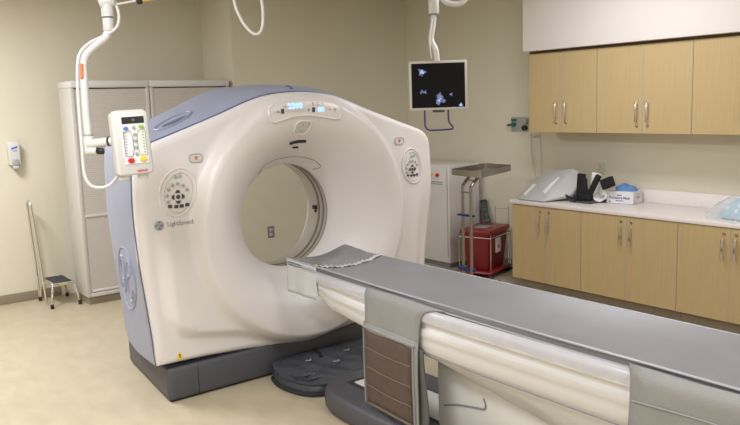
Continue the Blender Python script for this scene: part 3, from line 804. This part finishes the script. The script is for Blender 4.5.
MB().box(.20, .52, -.80, -.55, .916, .930, .006).build('base_mat', 'charcoal', e)

e = empty('mask_box', (.5, -1.02, .916), 0, 'white cardboard box of blue face masks on the counter', 'box')
rot = Matrix.Translation((.42, -1.13, 0)) @ Matrix.Rotation(math.radians(8), 4, 'Z')
MB().box(0, .20, 0, .275, .917, 1.035, .003, 1, rot).build('carton', 'paper', e)
def bx(a, c): return rot @ Vector((-.001, .14-a, .968+c))
for txt, sz, a0, c0 in (('Procedure Mask', .032, 0, .004), ('Medical', .016, 0, .030), ('with earloops', .014, 0, -.022), ('50', .020, -.10, -.036)):
    b = MB(); text_on(b, txt, sz, lambda a, c: bx(a+a0, c+c0), bold=.001); b.build('front_print', 'inkblue', e)
for txt, sz, a0, c0 in (('Mask', .034, .10, .0), ('Medical', .016, .10, .028), ('50', .02, .04, -.036)):
    b = MB(); text_on(b, txt, sz, lambda a, c: rot @ Vector((a0+a, -.001, .978+c+c0))); b.build('end_print', 'inkblue', e)
e = empty('face_mask', (.52, -.99, 1.036), 0, 'blue pleated face masks heaped on top of the white box', 'face mask')
def mask(u, v):
    t = 2*PI*u; r = v
    x, y = .075*r*math.cos(t), .115*r*math.sin(t)
    z = .060*math.sqrt(max(0, 1-r*r))*(1+.12*math.sin(26*x+30*y))+.006*math.sin(70*y)*(r < .95)
    return rot @ Vector((.10+x, .12+y, 1.036+max(0, z)))
MB().grid(mask, 36, 12, closed_u=True).build('mask_heap', 'bluemask', e, fix=True)
MB().tube([rot @ Vector(p) for p in ((.06, .21, 1.042), (.03, .235, 1.055), (.05, .255, 1.045))], .004, 6).build('ear_loop', 'foamtape', e)

e = empty('plastic_bag', (.22, -2.35, .916), 0, 'clear plastic bag holding folded light blue drapes at the right edge', 'bag')
def blob(cx, cy, ax, ay, az, z0, amp):
    def f(u, v):
        t = 2*PI*u; ph = v*PI/2
        k = 1+amp*math.sin(5*t+3*v)+amp*.6*math.sin(9*t-6*v)+amp*.5*math.sin(14*t+9*v)
        return Vector((cx+ax*math.cos(t)*math.sin(ph)*k, cy+ay*math.sin(t)*math.sin(ph)*k, z0+az*math.cos(ph)**.8*(k*.5+.5)))
    return f
MB().grid(blob(.28, -2.36, .19, .27, .17, .925, .05), 60, 16, closed_u=True).build('folded_drape', 'lightblue', e)
MB().grid(blob(.24, -2.34, .25, .325, .195, .917, .07), 70, 18, closed_u=True).build('bag_film', 'bag', e)

# ------------------------------------------------------------------ wall fittings on the right wall
e = empty('gas_outlet_plate', (XW, .467, 1.60), 0, 'steel wall plate with green and yellow gas outlets beside the wall cabinets', 'wall outlet')
MB().box(XW-.012, XW, .31, .607, 1.585, 1.745, .004).build('plate', 'btngrey', e)
b = MB().cyl((XW-.01, .555, 1.66), (XW-.06, .555, 1.66), .022, seg=18, bev=.004).cyl((XW-.05, .555, 1.66), (XW-.052, .63, 1.655), .014, seg=14, bev=.003); b.box(XW-.04, XW-.01, .53, .585, 1.70, 1.728, .004); b.build('outlet', 'green', e)['label'] = 'dark green gas outlet'
MB().box(XW-.03, XW-.01, .375, .43, 1.65, 1.725, .006).build('outlet', 'yellow', e)['label'] = 'yellow gas outlet'
MB().cyl((XW-.02, .375, 1.70), (XW-.065, .375, 1.70), .026, seg=16, bev=.004).build('outlet_knob', 'btngrey', e)
MB().cyl((XW-.01, .39, 1.625), (XW-.06, .39, 1.625), .028, seg=16, bev=.004).build('outlet', 'black', e)['label'] = 'black vacuum outlet'
e = empty('hanging_tube', (XW-.03, .2, 1.0), 0, 'thin clear tubing hanging down the wall below the gas outlets', 'tubing')
b = MB().tube([(XW-.02, .30, 1.56), (XW-.02, .31, 1.4), (XW-.02, .26, 1.15), (XW-.02, .22, 1.05)], .0035, 6)
b.tube([(XW-.02, .19, 1.56), (XW-.02, .17, 1.38), (XW-.02, .17, 1.2), (XW-.02, .16, 1.10)], .0035, 6)
b.tube([(XW-.012, .33, 1.55), (XW-.03, .26, 1.53), (XW-.02, .19, 1.55)], .009, 8); b.build('tube', 'bluewire', e)
def outlet(name, loc, label, axis, w_=.075, h_=.12):
    e = empty(name, loc, 0, label, 'wall outlet')
    x, y, z = loc
    if axis == 'x':
        MB().box(x-.006, x, y-w_/2, y+w_/2, z-h_/2, z+h_/2, .003).build('cover_plate', 'almond', e)
        for dz in (-.022, .022): MB().box(x-.009, x-.005, y-.017, y+.017, z+dz-.015, z+dz+.015, .002).build('socket', 'almond', e)
    else:
        MB().box(x-w_/2, x+w_/2, y-.008, y, z-h_/2, z+h_/2, .003).build('cover_plate', 'ink', e)
        for dz in (-.026, .026): MB().box(x-.022, x+.022, y-.011, y-.007, z+dz-.017, z+dz+.017, .003).build('socket', 'almond', e)
outlet('wall_socket', (XW, -.60, 1.215), 'small almond wall outlet above the counter behind the head holder', 'x')
outlet('wall_socket', (-1.505, YB, .49), 'double wall outlet seen through the scanner bore', 'y', .085, .135)

# ------------------------------------------------------------------ white power cabinet
e = empty('power_cabinet', (.36, 1.6, 0), 0, 'white equipment cabinet with red and yellow buttons behind the scanner', 'cabinet')
MB().box(.10, .60, 1.07, 2.2, .06, 1.215, .012, 3).build('housing', 'white', e)
MB().box(.13, .57, 1.10, 2.17, 0, .06).build('plinth', 'ink', e)
MB().cyl((.10, 1.255, 1.095), (.075, 1.255, 1.095), .022, seg=18, bev=.004).build('red_button', 'btnred', e)
MB().cyl((.10, 1.35, 1.10), (.082, 1.35, 1.10), .015, seg=16, bev=.003).build('yellow_button', 'btnyel', e)
for z in (.985, 1.01): MB().box(.094, .101, 1.18, 1.38, z, z+.006).build('vent_slot', 'ink', e)
MB().box(.094, .104, 1.095, 1.10, .13, 1.19).build('panel_seam', 'btngrey', e)

# ------------------------------------------------------------------ tray stand
e = empty('tray_stand', (-.5, .1, 0), 0, 'stainless instrument tray on two bent posts in front of the bin', 'tray stand')
tc = [(-.627, .269), (-.683, -.202), (.04, .061), (.07, .46)]
def inset(poly, d):
    cx = sum(p[0] for p in poly)/4; cy = sum(p[1] for p in poly)/4
    return [(x+(cx-x)*d, y+(cy-y)*d) for x, y in poly]
ti = inset(tc, .055); zt = 1.272
b = MB()
def rv(poly, z): return [b.bm.verts.new((x, y, z)) for x, y in poly]
R1 = rv(tc, zt-.062); R2 = rv(tc, zt); R3 = rv(ti, zt); R4 = rv(ti, zt-.045)
for A, B in ((R1, R2), (R2, R3), (R3, R4)):
    for i in range(4): b.bm.faces.new([A[i], A[(i+1) % 4], B[(i+1) % 4], B[i]])
b.bm.faces.new(R1); b.bm.faces.new(R4)
bmesh.ops.bevel(b.bm, geom=[x for x in b.bm.edges if abs(x.verts[0].co.z-x.verts[1].co.z) > .01], offset=.02, segments=3, profile=.5, affect='EDGES')
b.build('tray', 'steel', e)
for (x, y) in ((-.648, .085), (-.695, -.075)):
    MB().tube([(x, y, .05), (x, y, .6), (x, y, 1.08), (x+.01, y, 1.12), (x+.10, y+.01, 1.19), (x+.12, y+.02, 1.212)], .0165, 12, 4).build('post', 'steel', e)
for z in (1.055, 1.17): MB().cyl((-.655+.02*(z > 1.1)*3, .10, z), (-.69+.02*(z > 1.1)*3, -.075, z), .007, seg=10).build('crossbar', 'steel', e)
for z in (.27, .82): MB().box(-.700, -.655, -.095, .12, z, z+(.036 if z < .5 else .018), .004, M_=None).build('tape_band', 'navy', e)
for (x, y) in ((-.648, .085), (-.695, -.075)):
    MB().tube([(x, y, .07), (x+.1, y+.03, .045), (x+.60, y+.18, .045)], .016, 10, 4).build('foot', 'steel', e)
for (x, y) in ((-.648, .085), (-.695, -.075), (-.06, .28), (-.095, .105)):
    c = MB().cyl((x-.012, y, .022), (x+.012, y, .022), .022, seg=16, bev=.003).build('caster', 'rubber', e)

# ------------------------------------------------------------------ red bin on wire trolley
e = empty('waste_bin', (.2, .6, 0), math.radians(18), 'red biohazard bin with lid on a wheeled wire trolley', 'bin')
# local frame: x along the long side, origin at centre
def frus(b, x0, x1, y0, y1, z0, X0_, X1_, Y0_, Y1_, z1, bev=.02):
    bb_ = bmesh.new()
    lo = [bb_.verts.new(p) for p in ((x0, y0, z0), (x1, y0, z0), (x1, y1, z0), (x0, y1, z0))]
    hi = [bb_.verts.new(p) for p in ((X0_, Y0_, z1), (X1_, Y0_, z1), (X1_, Y1_, z1), (X0_, Y1_, z1))]
    bb_.faces.new(lo[::-1]); bb_.faces.new(hi)
    for i in range(4): bb_.faces.new([lo[i], lo[(i+1) % 4], hi[(i+1) % 4], hi[i]])
    bmesh.ops.bevel(bb_, geom=bb_.edges[:], offset=bev, segments=3, profile=.5, affect='EDGES')
    return b._merge(bb_)
frus(MB(), -.20, .20, -.13, .13, .085, -.25, .25, -.165, .165, .50).build('bucket', 'red', e, local=True)
frus(MB(), -.27, .27, -.185, .185, .495, -.265, .265, -.18, .18, .545, .012).build('lid', 'redlid', e, local=True)
MB().prism([(-.14, -.08), (.02, -.08), (.04, 0), (.02, .07), (-.14, .07)], .545, .556, 'z', .004).build('lid_hatch', 'btngrey', e, local=True)
frus(MB(), -.27, .27, -.20, .20, .055, -.26, .26, -.19, .19, .085, .01).build('tray', 'redlid', e, local=True)
lb = MB().prism([(-.07, .27), (.05, .27), (.05, .43), (-.07, .43)], -.166, -.158, 'y').build('warning_label', 'paper', e, local=True)
lb['label'] = 'white label with red mark'
MB().cyl((-.005, -.1655, .335), (-.005, -.169, .335), .024, seg=20).build('label_mark', 'inkred', lb, local=True)
b = MB()
b.tube([(.272, -.16, .06), (.28, -.16, .69), (.28, -.145, .715), (.28, -.01, .715), (.28, .005, .69), (.272, .005, .06)], .006, 8, 2)
for x in (-.255, .255):
    for y in (-.19, .19): b.tube([(x, y, .05), (x*1.04, y*1.02, .50)], .005, 8, smooth=False)
b.tube([(-.265, -.195, .46), (.265, -.195, .46), (.265, .195, .46), (-.265, .195, .46)], .005, 8, closed=True, smooth=False)
b.build('wire_frame', 'chrome', e, local=True)
for x in (-.24, .24):
    for y in (-.17, .17):
        MB().cyl((x, y-.012, .028), (x, y+.012, .028), .028, seg=16, bev=.003).build('caster', 'rubber', e, local=True)
e = empty('corrugated_hose', (.55, .9, 0), 0, 'dark grey hose curving down the wall behind the red bin', 'hose')
b = MB(); pts = smooth_path([(.61, 1.02, .76), (.60, 1.00, .71), (.59, .97, .62), (.585, .93, .5), (.585, .93, .25), (.57, .95, .04)], 10)
b.tube(pts, [.043, .036]*30, 14, 1, smooth=False); b.build('hose', 'hose', e)
e = empty('floor_cable_cover', (.33, .55, 0), 0, 'dark cable running across the floor beside the base cabinets', 'cable')
MB().tube([(-.55, .60, .014), (-.1, .585, .014), (.3, .555, .014), (.64, .545, .014)], .014, 8).build('cable', 'rubber', e)

# ------------------------------------------------------------------ monitor on ceiling arm
e = empty('ceiling_monitor', (-1.97, -.98, CEIL), 0, 'flat monitor showing scan images, hung from the ceiling on a white pole', 'monitor')
mc = Vector((-1.993, -1.043, 2.070))
mx = Vector((.783, -.612, .0)).normalized()
mz = Vector((.02, .02, 1)).normalized()
my = mz.cross(mx).normalized(); mz = mx.cross(my).normalized()          # my points away from the viewer
MM = Matrix((mx, my, mz)).transposed().to_4x4(); MM.translation = mc
bz = MB().box(-.218, .218, 0, .035, -.183, .183, .006, 2, MM).build('bezel', 'bezel', e)
MB().box(-.15, .15, .03, .07, -.12, .12, .02, 3, MM).build('rear_housing', 'bezel', e)
scr = MB().box(-.200, .200, -.002, .004, -.165, .165, .001, 1, MM).build('screen', 'screen', bz)
def blobs(name, material, lst):
    for (u, v, r, k) in lst:
        b = MB(); n = 18; pts = []
        for i in range(n):
            t = 2*PI*i/n; rr = r*(1+.35*math.sin(3*t+k)+.22*math.sin(5*t+2*k)+.15*math.sin(8*t+k))
            pts.append(MM @ Vector((u+rr*math.cos(t), -.003-.0002*k, v+rr*math.sin(t))))
        b.raw(pts, [tuple(range(n))]); b.build(name, material, scr)
blobs('scan_slice', 'scan', [(-.122, .100, .024, 1), (.010, -.108, .032, 2), (.012, -.085, .022, 3), (-.12, -.045, .012, 2), (-.10, -.047, .010, 4), (-.13, -.052, .008, 1), (.095, -.07, .010, 5), (.168, -.150, .014, 3)])
blobs('scan_highlight', 'scan2', [(-.122, .102, .013, 4), (-.112, .096, .008, 6), (.004, -.112, .010, 5), (.165, -.150, .010, 5), (.018, -.098, .005, 6), (.115, -.166, .004, 3)])
MB().tube([MM @ Vector(p) for p in ((-.105, .02, -.175), (-.105, .02, -.29), (-.098, .02, -.31), (-.07, .02, -.333), (.08, .02, -.33), (.103, .02, -.325), (.105, .02, -.31), (.075, .02, -.27), (.073, .02, -.175))], .0065, 10, 2).build('handle', 'purple', e)
MB().box(-.045, .045, 0, .05, -.20, -.178, .008, 2, MM).build('swivel', 'btndark', e)
px = [(-1.99, -1.03, 2.25), (-1.992, -1.02, 2.33), (-2.0, -.985, 2.40), (-1.995, -.98, 2.45), (-1.975, -.98, 2.53), (-1.968, -.98, 2.62)]
MB().tube(px, .021, 16, 5).build('arm', 'white2', e)
MB().cyl((-1.966, -.98, 2.60), (-1.966, -.98, 2.72), .040, seg=24, bev=.006).build('joint_collar', 'white2', e)
MB().cyl((-1.966, -.98, 2.592), (-1.966, -.98, 2.602), .036, seg=24).build('collar_ring', 'ink', e)
MB().cyl((-1.966, -.98, 2.71), (-1.966, -.98, CEIL), .034, seg=24).build('pole', 'white2', e)
MB().box(-2.06, -1.93, -1.02, -.94, 2.75, 2.80, .008).build('spring_arm_clamp', 'btngrey', e)
MB().tube([(-1.93, -.99, 2.74), (-1.88, -1.02, 2.685), (-1.80, -1.08, 2.67), (-1.75, -1.11, 2.72), (-1.75, -1.10, 2.80), (-1.85, -1.05, 3.0), (-1.93, -.99, 3.22)], .020, 12, 6).build('cable_loop', 'white2', e)
MB().tube([(-2.025, -1.01, 2.27), (-2.03, -1.0, 2.36), (-2.018, -.99, 2.43), (-1.99, -.99, 2.56)], .004, 8).build('thin_cable', 'foamtape', e)

# ------------------------------------------------------------------ contrast injector on ceiling arm
e = empty('contrast_injector', (-4.40, -.90, CEIL), 0, 'white contrast injector control box on a curved ceiling arm', 'injector')
MB().tube([(-4.555, -.895, 1.80), (-4.553, -.88, 1.95), (-4.545, -.868, 2.12), (-4.535, -.85, 2.22), (-4.515, -.856, 2.28), (-4.46, -.885, 2.335), (-4.415, -.91, 2.375), (-4.40, -.915, 2.42), (-4.398, -.915, 2.47)], .022, 16, 6).build('curved_arm', 'white2', e)
MB().cyl((-4.398, -.915, 2.405), (-4.396, -.912, 2.475), .030, seg=24, bev=.003).build('sleeve', 'white2', e)
MB().cyl((-4.396, -.912, 2.476), (-4.396, -.912, 2.484), .027, seg=24).build('sleeve_gap', 'ink', e)
MB().cyl((-4.396, -.912, 2.485), (-4.396, -.912, CEIL), .034, seg=24).build('ceiling_pole', 'white2', e)
MB().cyl((-4.43, -.89, 2.562), (-4.36, -.93, 2.585), .042, seg=20, bev=.006).build('pole_joint', 'white2', e)
MB().tube([(-4.36, -.93, 2.575), (-4.345, -.945, 2.50), (-4.36, -.945, 2.43), (-4.415, -.925, 2.385), (-4.50, -.87, 2.34), (-4.555, -.85, 2.27), (-4.578, -.86, 2.15), (-4.588, -.87, 1.95), (-4.595, -.89, 1.75), (-4.60, -.91, 1.61), (-4.58, -.94, 1.545), (-4.53, -.98, 1.53), (-4.49, -1.02, 1.55), (-4.46, -1.06, 1.60)], .009, 12, 6).build('cable', 'white2', e)
lab = MB().box(-4.572, -4.5645, -.905, -.885, 2.14, 2.225, M_=None)
MB().tube([(-4.5615, -.885, 2.145), (-4.557, -.877, 2.19), (-4.553, -.871, 2.225)], .009, 8, 3).build('warning_label', 'orange', e)['label'] = 'orange label strip'
lab.bm.free()
# elbow and joint to the box
MB().cyl((-4.555, -.893, 1.72), (-4.555, -.893, 1.82), .030, seg=24, bev=.005).build('elbow', 'white2', e)
MB().cyl((-4.555, -.893, 1.822), (-4.555, -.893, 1.832), .024, seg=24).build('elbow_ring', 'btngrey', e)
MB().cyl((-4.56, -.90, 1.775), (-4.45, -1.01, 1.79), .027, .024, seg=20, bev=.003).build('stub_arm', 'white2', e)
MB().cyl((-4.475, -.985, 1.787), (-4.467, -.993, 1.788), .028, seg=20).build('joint_ring', 'black', e)
MB().cyl((-4.57, -.89, 1.737), (-4.525, -.935, 1.737), .024, seg=18, bev=.004).build('clamp', 'white2', e)
b = MB().cyl((-4.525, -.935, 1.735), (-4.500, -.962, 1.733), .018, seg=12, bev=.003); b.build('knob', 'black', e)
# small reservoir arm at the top
b = MB().tube([(-4.365, -.935, 2.55), (-4.30, -.985, 2.562), (-4.24, -1.03, 2.573)], .006, 8).build('side_rod', 'white2', e)
MB().cyl((-4.262, -1.016, 2.567), (-4.24, -1.032, 2.571), .022, seg=14, bev=.003).build('side_knob', 'black', e)
MB().cyl((-4.235, -1.036, 2.573), (-4.18, -1.08, 2.583), .014, seg=14).build('brass_fitting', 'yellow', e)
MB().cyl((-4.18, -1.08, 2.583), (-4.12, -1.125, 2.595), .020, seg=14, bev=.004).build('steel_fitting', 'steel', e)
# control box
bxc = Vector((-4.395, -1.15, 1.775))
ax = Vector((.995, -.12, .035)).normalized(); az = Vector((-.05, .03, 1)).normalized()
ay = az.cross(ax).normalized(); az = ax.cross(ay).normalized()
BM = Matrix((ax, ay, az)).transposed().to_4x4(); BM.translation = bxc
bx_ = MB().prism([(-.098, -.165), (-.085, -.175), (.085, -.175), (.100, -.160), (.098, .165), (.085, .180), (-.085, .180), (-.100, .165)], 0, .10, 'y', .012, 3, BM).build('control_box', 'white2', e)
MB().prism([(-.100, .160), (-.075, .186), (.075, .186), (.100, .160)], .005, .095, 'y', .006, 2, BM).build('top_cap', 'btnlight', bx_)
KM = BM @ Matrix.Translation((0, 0, .020))
fp_ = MB().box(-.058, .080, -.004, .006, -.135, .135, .003, 1, KM).build('keypad', 'paper', bx_)
MB().box(-.050, .072, -.007, .0, .090, .128, .002, 1, KM).build('display', 'black', fp_)
def kp(name, mtl, u, v, r, sx=1.0):
    b = MB().cyl((0, .0, 0), (0, -.008, 0), r, seg=18, bev=.0015)
    for q in b.bm.verts: q.co.x *= sx
    b.bm.transform(KM @ Matrix.Translation((u, -.003, v))); b.build(name, mtl, fp_)
kp('blue_key', 'btnblue', -.033, .066, .010, 1.4); kp('grey_key', 'btngrey', .010, .068, .009); kp('green_key', 'btngreen', .052, .070, .010, 1.4)
for v in (.030, -.004, -.040, -.078): kp('grey_key', 'btngrey', .012, v, .009)
kp('red_key', 'btnred', -.022, -.112, .015, 1.2); kp('yellow_key', 'btnyel', .045, -.108, .015, 1.2)
def line(mtl, name, pts): MB().tube([KM @ Vector((u, -.0055, v)) for u, v in pts], .0018, 6, 1, closed=True, smooth=False).build(name, mtl, fp_)
line('btnblue', 'blue_outline', [(-.048, .048), (-.010, .048), (.0, .02), (.0, -.055), (-.010, -.088), (-.048, -.088)])
line('btngreen', 'green_outline', [(.070, .052), (.034, .052), (.024, .02), (.024, -.055), (.034, -.086), (.070, -.086)])
for u in (-.038, .058):
    b = MB()
    for k in range(8):
        v = .038-.016*k; b.raw([KM @ Vector((u-.006, -.0055, v)), KM @ Vector((u+.006, -.0055, v)), KM @ Vector((u+.006, -.0055, v+.005)), KM @ Vector((u-.006, -.0055, v+.005))], [(0, 1, 2, 3)])
    b.build('printed_scale', 'btngrey', fp_)
b = MB(); text_on(b, 'MEDRAD', .014, lambda a, c: BM @ Vector((.035+a, -.003, -.153+c)), bold=.0008)
b.build('brand_name', 'inkred', bx_)
b = MB(); text_on(b, '40', .016, lambda a, c: KM @ Vector((.012+a, -.0085, .109+c))); b.build('display_digits', 'btngrey', fp_)
MB().box(-.085, -.035, .02, .07, -.20, -.172, .004, 1, BM).box(.02, .07, .02, .07, -.20, -.172, .004, 1, BM).build('bottom_lug', 'btnlight', bx_)

# ------------------------------------------------------------------ hanging white cable
e = empty('ceiling_cable', (-3.66, -1.2, CEIL), 0, 'white cable hanging in a loop from the ceiling above the scanner', 'cable')
MB().tube([(-3.76, -1.10, CEIL-.002), (-3.74, -1.13, 2.85), (-3.723, -1.153, 2.585), (-3.706, -1.184, 2.484), (-3.680, -1.215, 2.418), (-3.650, -1.245, 2.382), (-3.622, -1.262, 2.39), (-3.604, -1.268, 2.433), (-3.594, -1.263, 2.521), (-3.597, -1.25, 2.60), (-3.62, -1.22, 2.85), (-3.64, -1.2, CEIL-.002)], .009, 12, 8).build('cable', 'white2', e)
